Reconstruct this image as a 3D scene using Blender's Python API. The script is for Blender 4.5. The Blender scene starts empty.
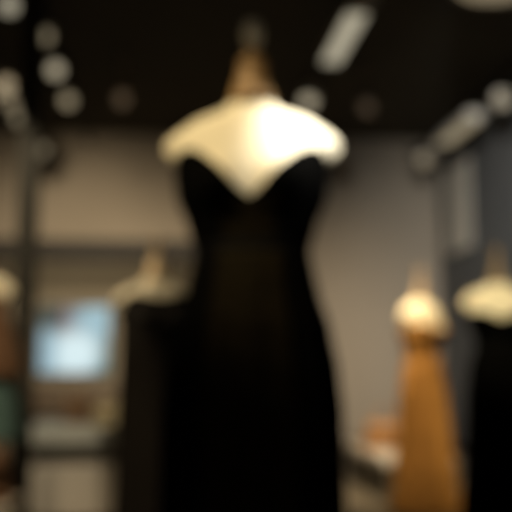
import bpy, bmesh, math, random
from math import sin, cos, pi, radians, exp
from mathutils import Vector, Matrix
random.seed(7)
S = bpy.context.scene
COL = S.collection

# ------------------------------------------------------------------ materials
def mat(name, col, rough=.6, metal=0., noise=0., scale=20., col2=None, bump=0., sheen=0., emit=None, estr=0., stretch=(1, 1, 1), spec=.5):
    m = bpy.data.materials.new(name); m.use_nodes = True
    nt = m.node_tree; b = nt.nodes['Principled BSDF']
    b.inputs['Base Color'].default_value = (*col, 1)
    b.inputs['Roughness'].default_value = rough
    b.inputs['Metallic'].default_value = metal
    b.inputs['Specular IOR Level'].default_value = spec
    if sheen:
        b.inputs['Sheen Weight'].default_value = sheen
        b.inputs['Sheen Roughness'].default_value = .4
    if emit:
        b.inputs['Emission Color'].default_value = (*emit, 1)
        b.inputs['Emission Strength'].default_value = estr
    if noise or bump:
        tc = nt.nodes.new('ShaderNodeTexCoord'); mp = nt.nodes.new('ShaderNodeMapping')
        mp.inputs['Scale'].default_value = stretch
        n = nt.nodes.new('ShaderNodeTexNoise'); n.inputs['Scale'].default_value = scale
        n.inputs['Detail'].default_value = 5
        nt.links.new(tc.outputs['Object'], mp.inputs[0]); nt.links.new(mp.outputs[0], n.inputs['Vector'])
        if noise:
            c2 = col2 or tuple(c * .6 for c in col)
            r = nt.nodes.new('ShaderNodeValToRGB')
            r.color_ramp.elements[0].position = .5 - noise / 2; r.color_ramp.elements[1].position = .5 + noise / 2
            r.color_ramp.elements[0].color = (*c2, 1); r.color_ramp.elements[1].color = (*col, 1)
            nt.links.new(n.outputs['Fac'], r.inputs[0]); nt.links.new(r.outputs[0], b.inputs['Base Color'])
        if bump:
            bp = nt.nodes.new('ShaderNodeBump'); bp.inputs['Strength'].default_value = bump
            bp.inputs['Distance'].default_value = .01
            nt.links.new(n.outputs['Fac'], bp.inputs['Height']); nt.links.new(bp.outputs[0], b.inputs['Normal'])
    return m

M = {}
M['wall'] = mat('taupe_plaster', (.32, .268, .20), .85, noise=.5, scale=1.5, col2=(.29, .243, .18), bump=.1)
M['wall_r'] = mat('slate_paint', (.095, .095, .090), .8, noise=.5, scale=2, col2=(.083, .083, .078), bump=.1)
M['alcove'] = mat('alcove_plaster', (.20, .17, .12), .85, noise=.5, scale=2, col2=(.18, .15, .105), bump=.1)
M['ceiling'] = mat('black_ceiling_paint', (.040, .032, .014), .9, noise=.5, scale=3, col2=(.030, .024, .011))
M['floor'] = mat('polished_concrete', (.20, .165, .12), .38, noise=.6, scale=2.5, col2=(.15, .125, .09), bump=.05)
M['trim'] = mat('dark_timber', (.022, .017, .011), .7, noise=.5, scale=6, col2=(.017, .013, .008), stretch=(1, 8, 8))
M['black_metal'] = mat('black_powder_coat', (.022, .019, .013), .7, .0, noise=.4, scale=60, col2=(.018, .015, .010), spec=.12)
M['linen'] = mat('cream_linen', (.82, .73, .52), .8, noise=.5, scale=220, col2=(.76, .67, .47), bump=.15, spec=.2)
M['neckwood'] = mat('stained_beech', (.30, .175, .062), .6, noise=.5, scale=9, col2=(.22, .125, .042), stretch=(6, 6, 1))
M['neckmid'] = mat('waxed_beech', (.20, .14, .08), .6, noise=.5, scale=9, col2=(.16, .11, .06), stretch=(6, 6, 1))
M['neckpale'] = mat('pale_beech', (.74, .54, .30), .55, noise=.5, scale=9, col2=(.66, .48, .26), stretch=(6, 6, 1))
M['knob'] = mat('pewter_knob', (.55, .50, .40), .45, .0, noise=.3, scale=30, col2=(.48, .44, .35))
M['chrome'] = mat('steel_pole', (.5, .5, .48), .3, .9, noise=.3, scale=30, col2=(.42, .42, .4))
M['black_cloth'] = mat('black_crepe', (.0020, .0018, .0012), .9, noise=.4, scale=150, col2=(.0015, .0013, .001), bump=.2, spec=.03)
M['black_satin'] = mat('black_satin', (.003, .0025, .002), .6, noise=.4, scale=80, col2=(.002, .0018, .0015), bump=.1, spec=.06)
M['brown_lace'] = mat('brown_black_lace', (.012, .0085, .003), .85, noise=.25, scale=60, col2=(.006, .0042, .0015), bump=.3, spec=.05)
M['soft_black'] = mat('washed_black_jersey', (.013, .010, .0065), .85, noise=.4, scale=90, col2=(.010, .0075, .005), bump=.2, spec=.15)
M['camel'] = mat('camel_silk', (.56, .27, .066), .55, noise=.4, scale=40, col2=(.48, .22, .052), bump=.1, spec=.3)
M['camel_leather'] = mat('camel_leather', (.38, .175, .05), .5, noise=.5, scale=50, col2=(.32, .145, .04), bump=.15)
M['tan_leather'] = mat('tan_leather', (.36, .28, .14), .5, noise=.5, scale=50, col2=(.30, .23, .11), bump=.15)
M['brown_leather'] = mat('chestnut_leather', (.16, .075, .022), .5, noise=.5, scale=50, col2=(.12, .055, .016), bump=.15)
M['rust'] = mat('rust_crepe', (.15, .072, .028), .75, noise=.4, scale=60, col2=(.12, .056, .022), bump=.15)
M['teal'] = mat('teal_wool', (.09, .155, .135), .85, noise=.4, scale=120, col2=(.075, .135, .115), bump=.2)
M['brass'] = mat('dull_brass', (.5, .36, .14), .35, .9, noise=.3, scale=30, col2=(.42, .3, .12))
M['white_lac'] = mat('warm_white_lacquer', (.36, .35, .30), .5, noise=.4, scale=3, col2=(.335, .325, .275))
M['white_paint'] = mat('white_satin_paint', (.62, .57, .50), .5, noise=.4, scale=4, col2=(.58, .53, .465))
M['beige_panel'] = mat('beige_laminate', (.39, .34, .27), .6, noise=.4, scale=4, col2=(.36, .31, .245))
M['grey_lac'] = mat('charcoal_laminate', (.10, .09, .07), .6, noise=.4, scale=4, col2=(.09, .08, .062))
M['mid_grey'] = mat('warm_grey_laminate', (.15, .135, .10), .6, noise=.4, scale=4, col2=(.135, .12, .09))
M['oak'] = mat('brown_oak', (.085, .055, .027), .6, noise=.5, scale=5, col2=(.06, .038, .018), stretch=(1, 8, 8))
M['lamp_white'] = mat('white_enamel', (.62, .57, .47), .5, noise=.3, scale=20, col2=(.58, .53, .43))
M['lamp_bronze'] = mat('bronze_enamel', (.16, .10, .055), .5, .3, noise=.3, scale=20, col2=(.13, .08, .045))
M['banner'] = mat('pale_grey_canvas', (.56, .51, .41), .85, noise=.4, scale=60, col2=(.52, .475, .38), bump=.1)

def lens_mat(name, col, s):
    return mat(name, (.05, .05, .045), .5, emit=col, estr=s, noise=.2, scale=30, col2=(.04, .04, .035))
M['lens_cool'] = lens_mat('lit_lens_cool', (1, .90, .66), .42)
M['lens_bright'] = lens_mat('lit_lens_bright', (1, .86, .60), .46)
M['lens_warm'] = lens_mat('lit_lens_warm', (1, .82, .52), .30)
M['lens_dim'] = lens_mat('lit_lens_dim', (1, .80, .50), .24)
M['lens_amber'] = lens_mat('amber_lens', (1, .66, .38), .06)

def screen_mat():
    m = bpy.data.materials.new('lit_screen_picture'); m.use_nodes = True; nt = m.node_tree
    b = nt.nodes['Principled BSDF']; b.inputs['Base Color'].default_value = (.02, .02, .02, 1); b.inputs['Roughness'].default_value = .25
    tc = nt.nodes.new('ShaderNodeTexCoord')
    def blob(cx, cz, rx, rz):
        mp = nt.nodes.new('ShaderNodeMapping'); mp.vector_type = 'TEXTURE'
        mp.inputs['Location'].default_value = (cx, 0, cz); mp.inputs['Scale'].default_value = (rx, 1, rz)
        g = nt.nodes.new('ShaderNodeTexGradient'); g.gradient_type = 'SPHERICAL'
        nt.links.new(tc.outputs['Object'], mp.inputs[0]); nt.links.new(mp.outputs[0], g.inputs[0]); return g.outputs['Fac']
    cur = None
    base = nt.nodes.new('ShaderNodeRGB'); base.outputs[0].default_value = (.22, .36, .42, 1); cur = base.outputs[0]
    for (cx, cz, rx, rz, c) in [(-.34, .40, .75, .50, (.02, .05, .05)), (-.06, .22, .22, .32, (.16, .13, .15)), (.44, -.32, .22, .42, (.05, .14, .14)),
                                (.28, .25, .40, .30, (.32, .54, .64)), (0, -.18, .46, .40, (.80, 1.0, 1.05)), (-.42, -.15, .25, .4, (.33, .52, .62))]:
        mx = nt.nodes.new('ShaderNodeMix'); mx.data_type = 'RGBA'
        mu = nt.nodes.new('ShaderNodeMath'); mu.operation = 'MULTIPLY'; mu.inputs[1].default_value = 1.9; mu.use_clamp = True
        nt.links.new(blob(cx, cz, rx, rz), mu.inputs[0]); nt.links.new(mu.outputs[0], mx.inputs['Factor'])
        nt.links.new(cur, mx.inputs['A']); mx.inputs['B'].default_value = (*c, 1); cur = mx.outputs['Result']
    nt.links.new(cur, b.inputs['Emission Color']); b.inputs['Emission Strength'].default_value = .82
    return m
M['screen'] = screen_mat()

# ------------------------------------------------------------------ helpers
def obj(name, bm, m, parent=None, smooth=False, loc=None):
    me = bpy.data.meshes.new(name); bmesh.ops.recalc_face_normals(bm, faces=bm.faces); bm.to_mesh(me); bm.free()
    me.materials.append(m)
    if smooth:
        for p in me.polygons: p.use_smooth = True
    o = bpy.data.objects.new(name, me); COL.objects.link(o)
    if parent: o.parent = parent
    if loc: o.location = loc
    return o
def tag(o, label, cat, group=None):
    o['label'] = label; o['category'] = cat
    if group: o['group'] = group
    return o
def thing(name, label, cat, loc=(0, 0, 0), rz=0., group=None, scale=1.):
    o = bpy.data.objects.new(name, None); o.empty_display_size = .1; COL.objects.link(o)
    o.location = loc; o.rotation_euler = (0, 0, rz); o.scale = (scale,) * 3
    return tag(o, label, cat, group)
def struct(o): o['kind'] = 'structure'; return o
def add_box(bm, x0, x1, y0, y1, z0, z1, bev=0.):
    g = bmesh.ops.create_cube(bm, size=1)
    vs = g['verts']
    for v in vs:
        v.co = Vector(((x0 + x1) / 2 + v.co.x * (x1 - x0), (y0 + y1) / 2 + v.co.y * (y1 - y0), (z0 + z1) / 2 + v.co.z * (z1 - z0)))
    if bev:
        es = list({e for v in vs for e in v.link_edges})
        bmesh.ops.bevel(bm, geom=es, offset=bev, segments=2, affect='EDGES', profile=.5)
    return bm
def box(x0, x1, y0, y1, z0, z1, bev=0.): return add_box(bmesh.new(), x0, x1, y0, y1, z0, z1, bev)
def add_loft(bm, rings, cap=True):
    """rings: lists of Vectors, all the same length"""
    R = [[bm.verts.new(p) for p in r] for r in rings]; n = len(R[0])
    for a, b in zip(R, R[1:]):
        for i in range(n): bm.faces.new((a[i], a[(i + 1) % n], b[(i + 1) % n], b[i]))
    if cap: bm.faces.new(R[0][::-1]); bm.faces.new(R[-1])
    return bm
def lathe(prof, n=32, bm=None, mx=None):
    bm = bm or bmesh.new(); mx = mx or Matrix()
    return add_loft(bm, [[mx @ Vector((max(r, .0005) * cos(2 * pi * i / n), max(r, .0005) * sin(2 * pi * i / n), z)) for i in range(n)] for r, z in prof])
def tube(bm, pts, r, n=12):
    pts = [Vector(p) for p in pts]; rings = []
    up = Vector((0, 0, 1))
    for k, p in enumerate(pts):
        d = (pts[min(k + 1, len(pts) - 1)] - pts[max(k - 1, 0)]).normalized()
        a = d.cross(up if abs(d.z) < .95 else Vector((1, 0, 0))).normalized(); b = d.cross(a)
        rings.append([p + (a * cos(2 * pi * i / n) + b * sin(2 * pi * i / n)) * r for i in range(n)])
    return add_loft(bm, rings)
def lerp_tab(tab, z):
    """tab: rows (z, a, b, ...) sorted by z descending; smooth interpolation"""
    if z >= tab[0][0]: return tab[0][1:]
    for p, q in zip(tab, tab[1:]):
        if z >= q[0]:
            t = (p[0] - z) / (p[0] - q[0]); t = t * t * (3 - 2 * t) * .5 + t * .5
            return tuple(a + (b - a) * t for a, b in zip(p[1:], q[1:]))
    return tab[-1][1:]

# ------------------------------------------------------------------ dress form (heights are relative to the shoulder line)
BODY = [(.080, .056, .052), (.056, .064, .054), (.042, .086, .060), (.030, .130, .069), (.014, .162, .080), (-.02, .177, .092), (-.05, .185, .102),
        (-.10, .189, .110), (-.17, .180, .110), (-.25, .150, .096), (-.32, .129, .088), (-.38, .140, .096), (-.50, .148, .105), (-.62, .152, .108), (-.75, .140, .100)]
def body_pt(a, z, off=0.):
    """a = angle from the front (toward -Y), z = height relative to the shoulder line"""
    hw, hd = lerp_tab(BODY, z)
    sa, ca = sin(a), cos(a)
    x = (abs(sa) ** .9) * (1 if sa >= 0 else -1) * (hw + off)
    y = -(abs(ca) ** .9) * (1 if ca >= 0 else -1) * (hd + off)
    if ca > 0:
        for s in (-1, 1): y -= .040 * exp(-((x - s * .078) / .048) ** 2 - ((z + .15) / .055) ** 2) * min(1, ca * 3)
    else:
        y += .025 * exp(-((z + .56) / .09) ** 2) * min(1, -ca * 2)
    return Vector((x, y, z))

def make_form(name, label, loc, rz, zs, group, neckm='neckwood', knobm='knob', necklabel='brown neck of the dress form'):
    t = thing(name, label, 'mannequin', loc, rz, group)
    bm = bmesh.new(); N = 64
    zz = [.08, .07, .06, .052, .045, .035, .025, .015, .005, -.008, -.02] + [-.04 - .02 * k for k in range(36)]
    add_loft(bm, [[body_pt(2 * pi * i / N, z) + Vector((0, 0, zs)) for i in range(N)] for z in zz])
    for s in (-1, 1):                                                   # arm stubs, fused with the torso by the remesh
        rings = []
        for k in range(9):
            f = k / 8
            c = Vector((s * (.115 + .084 * f), .0, zs - .026 - .048 * f ** 1.5))
            r = .050 - .004 * f
            if k == 8: r *= .80
            d = Vector((s * 1., 0, -.25 - .5 * f)).normalized(); a = Vector((0, 1, 0)); b = d.cross(a)
            rings.append([c + (a * cos(2 * pi * i / 24) * .95 + b * sin(2 * pi * i / 24) * 1.05) * r for i in range(24)])
        add_loft(bm, rings)
    o = obj('torso', bm, M['linen'], t, True)
    rm = o.modifiers.new('fuse', 'REMESH'); rm.mode = 'VOXEL'; rm.voxel_size = .007; rm.use_smooth_shade = True
    sm = o.modifiers.new('soft', 'SMOOTH'); sm.factor = .5; sm.iterations = 6
    for s in (-1, 1):
        mx = Matrix.Translation((s * .199, 0, zs - .074)) @ Matrix.Rotation(s * radians(127), 4, 'Y')
        obj('armhole_plate', lathe([(.034, -.004), (.036, 0), (.034, .004), (.006, .006), (.005, .008)], 28, mx=mx), M['linen'], t, True)['label'] = 'round cream end plate of the arm stub'
    obj('neck', lathe([(.062, zs + .066), (.058, zs + .080), (.052, zs + .098), (.045, zs + .12), (.038, zs + .145), (.034, zs + .165)]), M[neckm], t, True)['label'] = necklabel
    obj('neck_cap', lathe([(.034, zs + .163), (.037, zs + .168), (.036, zs + .176), (.028, zs + .186), (.018, zs + .195), (.014, zs + .205), (.013, zs + .215)]), M[neckm], t, True)
    obj('finial', lathe([(.012, zs + .212), (.019, zs + .222), (.025, zs + .240), (.026, zs + .256), (.023, zs + .272), (.016, zs + .284), (.003, zs + .288)]), M[knobm], t, True)['label'] = 'rounded knob on top of the neck'
    obj('pole', lathe([(.016, .02), (.016, zs - .70)], 20), M['chrome'], t, True)
    obj('base', lathe([(.17, 0), (.17, .008), (.15, .016), (.03, .024), (.02, .05)], 40), M['chrome'], t, True)
    return t

def neck_fn(keys):
    def f(a):
        d = abs((a + pi) % (2 * pi) - pi) * 180 / pi
        for (p, u), (q, v) in zip(keys, keys[1:]):
            if d <= q:
                t = (d - p) / (q - p); return u + (v - u) * t
        return keys[-1][1]
    return f
def garment_shell(top, zbot, zs, off, N=120, K=26, amp=.0):
    """a close fitting shell over the dress form from its neckline down to zbot"""
    bm = bmesh.new(); rings = []
    for k in range(K + 1):
        r = []
        for i in range(N):
            a = 2 * pi * i / N; z = top(a) + (zbot - top(a)) * k / K
            p = body_pt(a, z, off + amp * sin(9 * a + 14 * z)); r.append(p + Vector((0, 0, zs)))
        rings.append(r)
    return add_loft(bm, rings, cap=False)
def skirt_mesh(prof, zs, nf, fa, seed, N=240, K=60, sector=None, lift=0.):
    rnd = random.Random(seed); ph = [rnd.random() * 6.28 for _ in range(4)]
    bm = bmesh.new(); z0, z1 = prof[0][0], prof[-1][0]
    rows = []
    angs = [2 * pi * i / N for i in range(N)] if not sector else [sector[0] + (sector[1] - sector[0]) * i / N for i in range(N + 1)]
    for k in range(K + 1):
        z = z0 + (z1 - z0) * k / K; hw, hd = lerp_tab(prof, z); g = min(1, (k / K) * 1.7) ** .8
        row = []
        for a in angs:
            w = fa * g * (.55 * sin(nf * a + ph[0] + .5 * sin(z * 3)) + .3 * sin((nf * 2 + 1) * a + ph[1]) + .35 * sin((nf // 2) * a + ph[2]))
            row.append(Vector((sin(a) * (hw + w + lift), -cos(a) * (hd + w + lift), z + zs)))
        rows.append(row)
    if not sector: return add_loft(bm, rows, cap=False)
    R = [[bm.verts.new(p) for p in r] for r in rows]
    for a, b in zip(R, R[1:]):
        for i in range(len(a) - 1): bm.faces.new((a[i], a[i + 1], b[i + 1], b[i]))
    return bm
def solid(o, th=.003):
    s = o.modifiers.new('thickness', 'SOLIDIFY'); s.thickness = th; s.offset = 1; return o
def band_rings(z0, z1, zs, off, N=96):
    return add_loft(bmesh.new(), [[body_pt(2 * pi * i / N, z0 + (z1 - z0) * k / 4, off) + Vector((0, 0, zs)) for i in range(N)] for k in range(5)], cap=False)

def gown(name, label, cat, loc, rz, zs, cloth, band, top, prof, nf=14, fa=.012, seed=1, panel=None, bandname='waistband', group=None, hemband=None):
    t = thing(name, label, cat, loc, rz, group)
    solid(obj('bodice', garment_shell(top, prof[0][0] - .01, zs, .005, amp=.0008), cloth, t, True))
    solid(obj('skirt', skirt_mesh(prof, zs, nf, fa, seed), cloth, t, True))
    if bandname: solid(obj(bandname, band_rings(prof[0][0] + .022, prof[0][0] - .012, zs, .011), band, t, True))
    if panel:
        a = panel
        solid(obj('front_panel', skirt_mesh(prof, zs, nf, fa, seed, N=40, sector=(-a, a), lift=.006), M['brown_lace'], t, True))['label'] = 'brownish sheer panel down the front of the skirt'
        bm = bmesh.new(); rows = []
        for k in range(17):
            zz = -.192 + (prof[0][0] + .02 + .192) * k / 16
            rows.append([bm.verts.new(body_pt(-.38 + .76 * i / 20, zz, .010) + Vector((0, 0, zs))) for i in range(21)])
        for p, q in zip(rows, rows[1:]):
            for i in range(20): bm.faces.new((p[i], p[i + 1], q[i + 1], q[i]))
        solid(obj('bodice_panel', bm, M['brown_lace'], t, True))['label'] = 'brownish sheer panel between the cups'
    return t

GM = 'dress forms on the shop floor'
V_DEEP = neck_fn([(0, -.188), (9, -.162), (20, -.118), (32, -.082), (44, -.066), (58, -.062), (70, -.078), (85, -.125), (110, -.14), (180, -.15)])
V_SOFT = neck_fn([(0, -.12), (20, -.09), (40, -.07), (60, -.07), (75, -.08), (90, -.12), (180, -.14)])

V_LOW = neck_fn([(0, -.155), (20, -.12), (40, -.105), (60, -.105), (75, -.12), (90, -.14), (180, -.15)])

# centre
ZC = 1.585
make_form('dress_form', 'large cream dress form with bare bright shoulders wearing the black gown in the centre', (.214, 2.2, 0), radians(-9), ZC, GM)
gown('evening_gown', 'long black gown with deep plunging neckline on the large central dress form', 'dress', (.214, 2.2, 0), radians(-9), ZC,
     M['black_cloth'], M['black_satin'], V_DEEP,
     [(-.315, .140, .100), (-.40, .158, .118), (-.50, .188, .142), (-.60, .206, .160), (-.70, .214, .172), (-.92, .216, .180), (-1.2, .235, .20), (-1.55, .29, .26)],
     nf=15, fa=.013, seed=3, panel=.52)
V_HIGH = neck_fn([(0, -.035), (25, -.02), (45, -.012), (60, -.035), (75, -.08), (90, -.12), (180, -.10)])
# left, further back
make_form('dress_form', 'cream dress form standing just left of the central gown, in front of the white table', (-.045, 4.7, 0), radians(14), 1.375, GM, 'neckpale', 'neckpale', 'pale wooden neck of the dress form')
gown('evening_gown', 'soft black long dress on the dress form in front of the white table', 'dress', (-.045, 4.7, 0), radians(14), 1.375,
     M['soft_black'], M['black_satin'], V_HIGH,
     [(-.15, .182, .150), (-.32, .180, .150), (-.60, .186, .16), (-1.0, .190, .17), (-1.36, .21, .19)], nf=13, fa=.010, seed=5)
# tan
make_form('dress_form', 'cream dress form wearing the camel gown near the right wall', (1.77, 6.1, 0), radians(38), 1.385, GM, 'neckmid', 'neckmid', 'brown wooden neck of the dress form')
gown('evening_gown', 'floor length camel orange gown on a dress form near the right wall', 'dress', (1.77, 6.1, 0), radians(38), 1.385,
     M['camel'], M['camel'], V_LOW,
     [(-.315, .128, .10), (-.45, .155, .13), (-.62, .172, .155), (-.9, .185, .18), (-1.15, .21, .205), (-1.37, .24, .23)], nf=12, fa=.013, seed=8)
# far right black
make_form('dress_form', 'cream dress form cut by the right edge of the view, with bare shoulders above black', (2.02, 5.3, 0), radians(-12), 1.425, GM, 'neckmid', 'neckmid', 'brown wooden neck of the dress form')
gown('evening_gown', 'black floor length gown at the right edge, nearer than the camel gown', 'dress', (2.02, 5.3, 0), radians(-12), 1.425,
     M['black_cloth'], M['black_satin'], V_LOW,
     [(-.315, .145, .11), (-.45, .185, .14), (-.62, .205, .17), (-1.0, .225, .21), (-1.41, .26, .25)], nf=13, fa=.012, seed=9)
# far left
make_form('dress_form', 'dress form in rust blouse and teal skirt cut by the left edge', (-.915, 4.3, 0), radians(-8), 1.39, GM)
bl = thing('blouse', 'loose rust brown blouse on the dress form at the left edge', 'blouse', (-.915, 4.3, 0), radians(-8))
solid(obj('bodice', garment_shell(V_SOFT, -.30, 1.39, .006), M['rust'], bl, True))
solid(obj('peplum', skirt_mesh([(-.12, .178, .13), (-.22, .210, .15), (-.34, .245, .17), (-.44, .262, .18)], 1.39, 11, .010, 4, K=24), M['rust'], bl, True))
sk = thing('skirt', 'teal knee length skirt hanging below the rust blouse', 'skirt', (-.915, 4.3, 0), radians(-8))
solid(obj('skirt_panel', skirt_mesh([(-.36, .145, .11), (-.44, .215, .14), (-.55, .245, .16), (-.73, .262, .18)], 1.39, 10, .008, 6, K=30), M['teal'], sk, True))
solid(obj('waistband', band_rings(-.33, -.37, 1.39, .012), M['teal'], sk, True))

# ------------------------------------------------------------------ the room
ZT = 3.72
YB = 10.5; XR = 3.3; XL = -3.0; YF = -2.5
struct(obj('floor', box(XL - .2, XR + .2, YF, 12.4, -.1, 0), M['floor']))
struct(obj('ceiling', box(XL - .2, XR + .2, YF, 12.4, ZT, ZT + .1), M['ceiling']))
bm = bmesh.new(); add_box(bm, .55, XR + .2, YB, YB + .15, 0, ZT); add_box(bm, XL - .2, .55, YB, YB + .15, 2.44, ZT)
struct(obj('wall_back', bm, M['wall']))
struct(obj('wall_right', box(XR, XR + .15, YF, YB, 0, ZT), M['wall_r']))
struct(obj('wall_left', box(XL - .15, XL, YF, 12.3, 0, ZT), M['wall']))
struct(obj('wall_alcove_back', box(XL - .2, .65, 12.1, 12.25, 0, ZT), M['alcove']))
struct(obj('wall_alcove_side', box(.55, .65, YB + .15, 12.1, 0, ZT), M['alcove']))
struct(obj('trim_1', box(XL, .55, YB - .06, YB + .17, 2.21, 2.44, .008), M['trim']))      # header over the alcove
struct(obj('trim_2', box(.49, .57, YB - .06, YB + .17, 0, 2.21, .008), M['trim']))         # its jamb
struct(obj('baseboard_back', box(.57, XR, YB - .02, YB, 0, .12, .004), M['trim']))
struct(obj('baseboard_right', box(XR - .02, XR, YF, YB - .02, 0, .12, .004), M['trim']))
struct(obj('baseboard_left', box(XL, XL + .02, YF, YB, 0, .12, .004), M['trim']))

# slim black post
t = thing('display_post', 'slim black square post rising to the ceiling left of the lit screen', 'post', (-.755, 5.0, 0))
obj('shaft', box(-.052, .052, -.052, .052, .012, ZT - .012, .004), M['black_metal'], t)
obj('foot_plate', box(-.09, .09, -.09, .09, 0, .012, .003), M['black_metal'], t)
obj('ceiling_plate', box(-.09, .09, -.09, .09, ZT - .012, ZT, .003), M['black_metal'], t)

# wall screen
t = thing('wall_mounted_screen', 'square wall screen showing a pale blue picture in the alcove', 'screen', (-1.17, 12.1, 1.33))
obj('housing', box(-.47, .47, -.06, -.002, -.46, .46, .01), M['black_metal'], t)
obj('display', box(-.45, .45, -.066, -.058, -.44, .44), M['screen'], t)['label'] = 'glowing pale blue and white picture'
# media console below
t = thing('console_cabinet', 'low brown wooden cabinet below the lit screen', 'cabinet', (-1.12, 11.85, 0))
obj('body', box(-.62, .62, -.2, .2, .38, .74, .006), M['oak'], t)
for s in (-1, 1):
    d = obj('door', box(min(s * .01, s * .60), max(s * .01, s * .60), -.222, -.2, .395, .725, .004), M['oak'], t)
    obj('handle', tube(bmesh.new(), [(s * .06, -.245, .50), (s * .06, -.245, .62)], .006), M['brass'], d, True)
    for y in (-.16, .16): obj('leg', lathe([(.014, 0), (.022, .38)], 16, mx=Matrix.Translation((s * .55, y, 0))), M['oak'], t, True)

# white display table
t = thing('display_table', 'low white slab-topped display table with a dark gap below the top', 'table', (-.33, 6.45, 0))
obj('tabletop', box(-.62, .62, -.60, .62, .495, .60, .008), M['white_lac'], t)['label'] = 'thick pale white slab top'
obj('recess', box(-.57, .57, -.52, .56, .375, .495), M['grey_lac'], t)['label'] = 'dark recessed gap below the top'
obj('base', box(-.60, .60, -.58, .60, .05, .375, .006), M['beige_panel'], t)['label'] = 'beige front panel'
obj('plinth', box(-.56, .56, -.54, .56, 0, .05), M['grey_lac'], t)

# handbags
def handbag(name, label, loc, rz, w, d, h, m, lean=.18):
    t = thing(name, label, 'bag', loc, rz)
    rings = []; n = 40
    for k in range(13):
        f = k / 12; e = min(1, f * 8, (1 - f) * 14) ** .5 if 0 < f < 1 else .0
        ww = w / 2 * (1 - lean * f) * (.90 + .10 * e); dd = d / 2 * (1 - .45 * f) * (.85 + .15 * e)
        r = []
        for i in range(n):
            a = 2 * pi * i / n; c, s = cos(a), sin(a)
            r.append(Vector(((1 if c > 0 else -1) * abs(c) ** .35 * ww, (1 if s > 0 else -1) * abs(s) ** .45 * dd, f * h)))
        rings.append(r)
    obj('body', add_loft(bmesh.new(), rings), m, t, True)
    fw = w * .42
    bm = bmesh.new(); pts = [(-.30, h * 1.012), (-.42, h * .98), (-.52, h * .8), (-.585, h * .55)]
    R = [[bm.verts.new((x * fw * 2 * .9, q * d - (0 if k else 0), z)) for x in (-.5, -.25, 0, .25, .5)] for k, (q, z) in enumerate(pts)]
    for p, q in zip(R, R[1:]):
        for i in range(4): bm.faces.new((p[i], p[i + 1], q[i + 1], q[i]))
    fl = solid(obj('flap', bm, m, t, True), .006)
    obj('clasp', box(-.018, .018, -d * .60 - .008, -d * .57, h * .53, h * .61, .002), M['brass'], fl)
    for s in (-1, 1):
        bm = bmesh.new()
        tube(bm, [(w * .24 * cos(pi * j / 12), s * d * .12, h * .97 + w * .26 * sin(pi * j / 12)) for j in range(13)], .007)
        obj('handle', bm, m, t, True)
    return t
handbag('handbag', 'chestnut brown handbag on the white table below the lit screen', (-.60, 6.55, .60), radians(8), .21, .11, .15, M['brown_leather'])
handbag('handbag', 'pale tan handbag at the front of the white table, against the black dress', (-.36, 6.15, .60), radians(-12), .20, .12, .13, M['tan_leather'])
# low table at right
t = thing('low_table', 'low grey table with a pale top edge left of the camel gown', 'table', (1.86, 7.25, 0))
obj('tabletop', box(-.27, .27, -.76, .76, .27, .325, .006), M['white_paint'], t)['label'] = 'pale white top'
obj('base', box(-.24, .24, -.71, .71, .04, .27, .006), M['mid_grey'], t)['label'] = 'grey body'
for x in (-.20, .20):
    for y in (-.64, .64): obj('foot', lathe([(.02, 0), (.024, .04)], 16, mx=Matrix.Translation((x, y, 0))), M['black_metal'], t, True)
handbag('handbag', 'camel leather bag lying on the low table left of the camel gown', (1.815, 7.38, .325), radians(-8), .40, .20, .20, M['camel_leather'], .35)
# white plinth with bag at the left edge
t = thing('display_plinth', 'low pale plinth at the bottom left corner', 'plinth', (-.85, 3.75, 0))
obj('body', box(-.22, .27, -.2, .2, 0.04, .46, .005), M['beige_panel'], t)
obj('toe_kick', box(-.19, .19, -.17, .17, 0, .04), M['grey_lac'], t)
handbag('handbag', 'dark rust handbag on the pale plinth at the left edge', (-.735, 3.76, .46), radians(10), .27, .13, .20, M['rust'])

# banner on the right wall
t = thing('wall_banner', 'pale grey canvas banner high on the dark right wall', 'banner', (XR, 9.72, 2.26))
obj('canvas', box(-.030, -.012, -.40, .40, 0, 1.0, .003), M['banner'], t)
for z in (-.01, 1.01):
    obj('batten', tube(bmesh.new(), [(-.021, -.42, z), (-.021, .42, z)], .012), M['black_metal'], t, True)

# ------------------------------------------------------------------ lighting tracks and heads
TZ = 3.42
def track(x, y0, y1, label):
    t = thing('lighting_track', label, 'lighting track', (x, (y0 + y1) / 2, TZ), group='black lighting tracks below the ceiling')
    h = (y1 - y0) / 2
    obj('rail', box(-.018, .018, -h, h, 0, .034, .003), M['black_metal'], t)
    n = max(2, int((y1 - y0) / 1.8)); 
    for k in range(n + 1):
        y = -h + .05 + (2 * h - .1) * k / n
        obj('hanger_rod', tube(bmesh.new(), [(0, y, .034), (0, y, ZT - TZ)], .005, 8), M['black_metal'], t, True)
track(-.85, .6, 9.9, 'second lighting track from the left, carrying a chain of three lit heads')
track(-1.33, .6, 10.1, 'leftmost lighting track, its heads near the top left corner')
track(1.22, .6, 9.9, 'lighting track right of the central gown, carrying the brightest long white lamp')
track(2.87, .6, 10.1, 'rightmost lighting track along the dark right wall')
GH = 'round spot heads on the lighting tracks'
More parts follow.
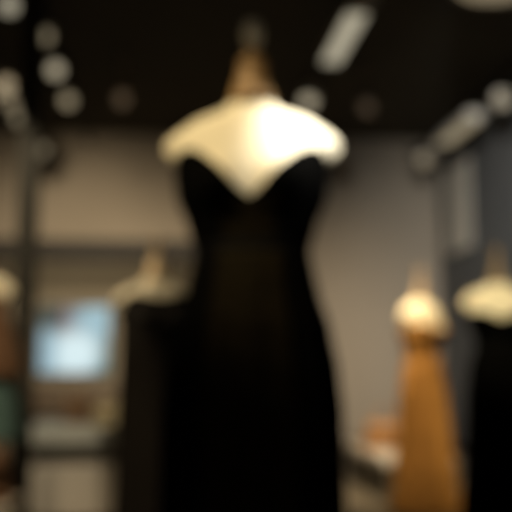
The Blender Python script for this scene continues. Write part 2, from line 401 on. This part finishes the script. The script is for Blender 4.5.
def head(x, y, aim, label, lens='lens_cool', body='lamp_white', r=.055, ln=.15, power=0, color=(1, .86, .62), size=60, blend=.6, srad=.04, z=TZ):
    """a track head: yoke from the rail, drum housing aimed at a point, lens, and its real lamp"""
    p = Vector((x, y, z - .13)); d = (Vector(aim) - p).normalized()
    q = d.to_track_quat('-Z', 'Y'); mx = q.to_matrix().to_4x4()
    t = thing('track_spotlight', label, 'spotlight', p, group=GH)
    obj('housing', lathe([(r * .55, ln * .62), (r * .9, ln * .55), (r, ln * .3), (r, -ln * .5), (r * .92, -ln * .52), (r * .9, -ln * .44)], 28, mx=mx), M[body], t, True)
    obj('lens', lathe([(r * .88, -ln * .46), (r * .88, -ln * .49), (r * .5, -ln * .515), (0, -ln * .52)], 28, mx=mx), M[lens], t, True)
    bm = bmesh.new(); tube(bm, [(0, 0, .13), (0, 0, r + .02)], .008, 8); add_box(bm, -.02, .02, -.05, .05, .115, .135)
    add_box(bm, -r - .012, r + .012, -.01, .01, r + .012, r + .024)
    for s in (-1, 1): add_box(bm, min(s * (r + .004), s * (r + .012)), max(s * (r + .004), s * (r + .012)), -.01, .01, -.012, r + .024)
    obj('yoke', bm, M['black_metal'], t)
    if power:
        L = bpy.data.lights.new('spot_lamp', 'SPOT'); L.energy = power; L.color = color; L.spot_size = radians(size); L.spot_blend = blend; L.shadow_soft_size = srad
        o = bpy.data.objects.new('spot_lamp', L); COL.objects.link(o); o.location = p + d * (ln * .56); o.rotation_euler = q.to_euler()
    return t
def long_lamp(x, y0, y1, label, lens, w=.075, z=TZ):
    t = thing('linear_lamp', label, 'lamp', (x, (y0 + y1) / 2, z - .13)); h = (y1 - y0) / 2
    obj('housing', box(-w, w, -h, h, 0, .08, .008), M['lamp_white'], t)
    obj('diffuser', box(-w * .92, w * .92, -h * .985, h * .985, -.012, .0, .004), M[lens], t)
    obj('end_cap', box(-w * 1.02, w * 1.02, -h - .008, -h, -.012, .082, .002), M['lamp_white'], t)
    for s in (-1, 1): obj('hanger_rod', tube(bmesh.new(), [(0, s * h * .7, .08), (0, s * h * .7, TZ - z + .13)], .006, 8), M['black_metal'], t, True)
# visible heads
head(-1.0, 5.62, (-.9, 3.5, 1.6), 'round white spot head cut by the top edge near the top left corner', 'lens_cool', r=.060)
head(-.85, 6.17, (-.9, 3.0, 1.3), 'warm round spot head second from the top in the left chain', 'lens_warm', r=.058)
head(-.86, 6.9, (-.8, 3.5, 1.5), 'brightest round white spot head of the left chain', 'lens_bright', r=.064)
head(-.85, 7.72, (-.8, 4.0, 1.5), 'lowest warm spot head of the left chain, nearest the back wall', 'lens_warm', r=.062)
head(-1.33, 7.4, (-1.4, 4.0, 1.0), 'warm spot head at the left edge, upper of the close pair', 'lens_warm', r=.065)
head(-1.35, 7.85, (-1.4, 4.0, 1.0), 'warm spot head at the left edge, middle of the leftmost track', 'lens_dim', r=.060)
head(-1.35, 8.3, (-1.4, 4.4, 1.0), 'warm spot head at the left edge, lower of the close pair', 'lens_warm', r=.065)
head(-1.31, 9.6, (-1.6, 5.5, 1.2), 'dim spot head beside the black post in front of the back wall', 'lens_warm', r=.060)
head(1.22, 7.42, (.75, 6.3, 1.9), 'round white spot head above the bright right shoulder of the central form', 'lens_bright', r=.075, ln=.17)
head(2.87, 7.3, (1.9, 4.0, 1.2), 'round spot head at the right edge in the right hand row', 'lens_warm', r=.065)
head(2.86, 9.6, (1.9, 6.0, 1.2), 'dim spot head at the inner end of the right hand row', 'lens_dim', r=.075)
head(-.39, 7.64, (-.3, 4.0, 1.2), 'dim bronze spot head hanging alone left of the central form', 'lens_amber', 'lamp_bronze', r=.062)
head(1.76, 7.66, (1.6, 4.0, 1.2), 'dim bronze spot head hanging alone right of the central form', 'lens_amber', 'lamp_bronze', r=.062)
for x, y, lb in ((-1.0, 5.62, 'short black track stub holding the spot head nearest the top left corner'), (-.39, 7.64, 'short black track stub holding the left bronze spot head'), (1.76, 7.66, 'short black track stub holding the right bronze spot head')):
    t = thing('track_stub', lb, 'lighting track', (x, y, TZ), group='short track stubs')
    obj('rail', box(-.018, .018, -.12, .12, 0, .034, .003), M['black_metal'], t)
    obj('hanger_rod', tube(bmesh.new(), [(0, 0, .034), (0, 0, ZT - TZ)], .014, 12), M['lamp_bronze'], t, True)
long_lamp(1.235, 5.55, 6.55, 'long bright white lamp right of the central form near the top', 'lens_cool', .072)
long_lamp(2.87, 7.95, 8.95, 'long warm lamp in the right hand row under the ceiling', 'lens_warm', .075)
# round ceiling lamp at the very top right
t = thing('drum_lamp', 'tan drum ceiling lamp cut by the top edge at the right', 'lamp', (2.03, 5.10, 3.31))
obj('shade', lathe([(.27, .01), (.30, 0), (.30, .20), (.27, .20)], 48), M['beige_panel'], t, True)
obj('diffuser', lathe([(.27, .005), (.20, -.01), (0, -.015)], 48), M['lens_dim'], t, True)
obj('stem', tube(bmesh.new(), [(0, 0, .2), (0, 0, ZT - 3.31)], .010), M['black_metal'], t, True)

# working heads that light the displays (nearer than the view's top edge)
WARM = (1, .82, .56)
head(1.22, 1.15, (.31, 2.15, 1.53), 'spot head nearest the camera on the track right of centre', power=850, color=(1, .99, .97), size=8, blend=1.)
head(-.85, 1.2, (.14, 2.15, 1.46), 'spot head nearest the camera on the second track', power=225, color=(1, .81, .50), size=17, blend=.8)
head(1.22, 3.9, (2.02, 5.25, 1.42), 'spot head aimed at the black gown by the right edge', power=300, color=(1, .86, .56), size=22)
head(1.22, 4.6, (1.77, 6.05, 1.32), 'spot head aimed at the camel gown', power=290, color=(1, .78, .46), size=38)
head(-1.33, 4.35, (-.20, 4.68, 1.47), 'spot head aimed at the dress form before the white table', power=210, color=WARM, size=13)
head(-.85, 2.2, (-.78, 4.1, .72), 'spot head aimed at the rust blouse', power=260, color=WARM, size=38)
head(-1.33, 4.0, (-.5, 5.9, .35), 'spot head aimed at the white display table', power=330, color=(1, .88, .66), size=34)
head(1.22, 5.25, (1.75, 6.9, .35), 'added fill head aimed at the camel bag on the low table', power=480, color=WARM, size=26)  # unseen head, added to brighten the low table and its bag
# unseen fill heads added to brighten the walls, nearer than the view's top edge
for x, y, ax, ay, az, pw, sz, lb in (
        (-1.33, 5.2, -1.5, YB, 1.9, 430, 46, 'added black fill head on the leftmost track turned to the back wall'),
        (1.22, 2.7, -.45, YB, 1.9, 1900, 30, 'added black fill head turned to the wall above the alcove header'),
        (1.22, 3.3, 1.0, YB, 1.2, 1250, 38, 'added black fill head turned to the back wall beside the central gown'),
        (1.22, 3.0, 2.2, YB, 1.1, 420, 36, 'added black fill head turned to the inner corner of the right wall'),
        (1.22, 3.6, XR, 8.6, 2.0, 1150, 50, 'added black fill head turned to the slate right wall')):
    head(x, y, (ax, ay, az), lb, 'lens_dim', 'black_metal', r=.05, power=pw, color=(1, .83, .60) if ax < 3 else (.95, .95, .95), size=sz, blend=1., srad=.06)
# added fill lamp, unseen behind the header, brightens the alcove
t = thing('alcove_fill_lamp', 'long slim fill lamp added out of sight above the dark header of the alcove', 'lamp', (-1.0, 10.9, 2.62))
obj('housing', box(-1.3, 1.3, -.04, .04, 0, .06, .004), M['lamp_white'], t)
obj('diffuser', box(-1.28, 1.28, -.034, .034, -.01, 0, .002), M['lens_warm'], t)
for s in (-1, 1): obj('hanger_rod', tube(bmesh.new(), [(s * 1.1, 0, .06), (s * 1.1, 0, ZT - 2.62)], .006, 8), M['black_metal'], t, True)
L = bpy.data.lights.new('alcove_fill', 'AREA'); L.shape = 'RECTANGLE'; L.size = 2.5; L.size_y = .06; L.energy = 20; L.color = (1, .84, .60)
o = bpy.data.objects.new('alcove_fill', L); COL.objects.link(o); o.location = (-1.0, 10.9, 2.60); o.rotation_euler = (radians(30), 0, 0)

# ------------------------------------------------------------------ world: soft light of the arcade beyond the open shop front
w = bpy.data.worlds.new('arcade_light'); S.world = w; w.use_nodes = True
w.node_tree.nodes['Background'].inputs[0].default_value = (1, .88, .70, 1)
w.node_tree.nodes['Background'].inputs[1].default_value = .17

# ------------------------------------------------------------------ camera, focused close so the whole shop falls out of focus
cd = bpy.data.cameras.new('camera'); cam = bpy.data.objects.new('camera', cd); COL.objects.link(cam)
cd.sensor_width = 36; cd.lens = 900 / 512 * 36; cd.clip_start = .02
yw, pt = radians(5.8), radians(6.9)
cam.location = (0, 0, 1.0); cam.rotation_euler = (radians(90) + pt, 0, -yw)
cd.dof.use_dof = True; cd.dof.focus_distance = .35; cd.dof.aperture_fstop = 63.28 / 1000 / .0103
S.camera = cam
S.cycles.use_denoising = True
S.cycles.max_bounces = 6
S.view_settings.view_transform = 'Standard'; S.view_settings.look = 'None'
S.view_settings.exposure = 0; S.view_settings.gamma = 1
S.view_settings.use_curve_mapping = False
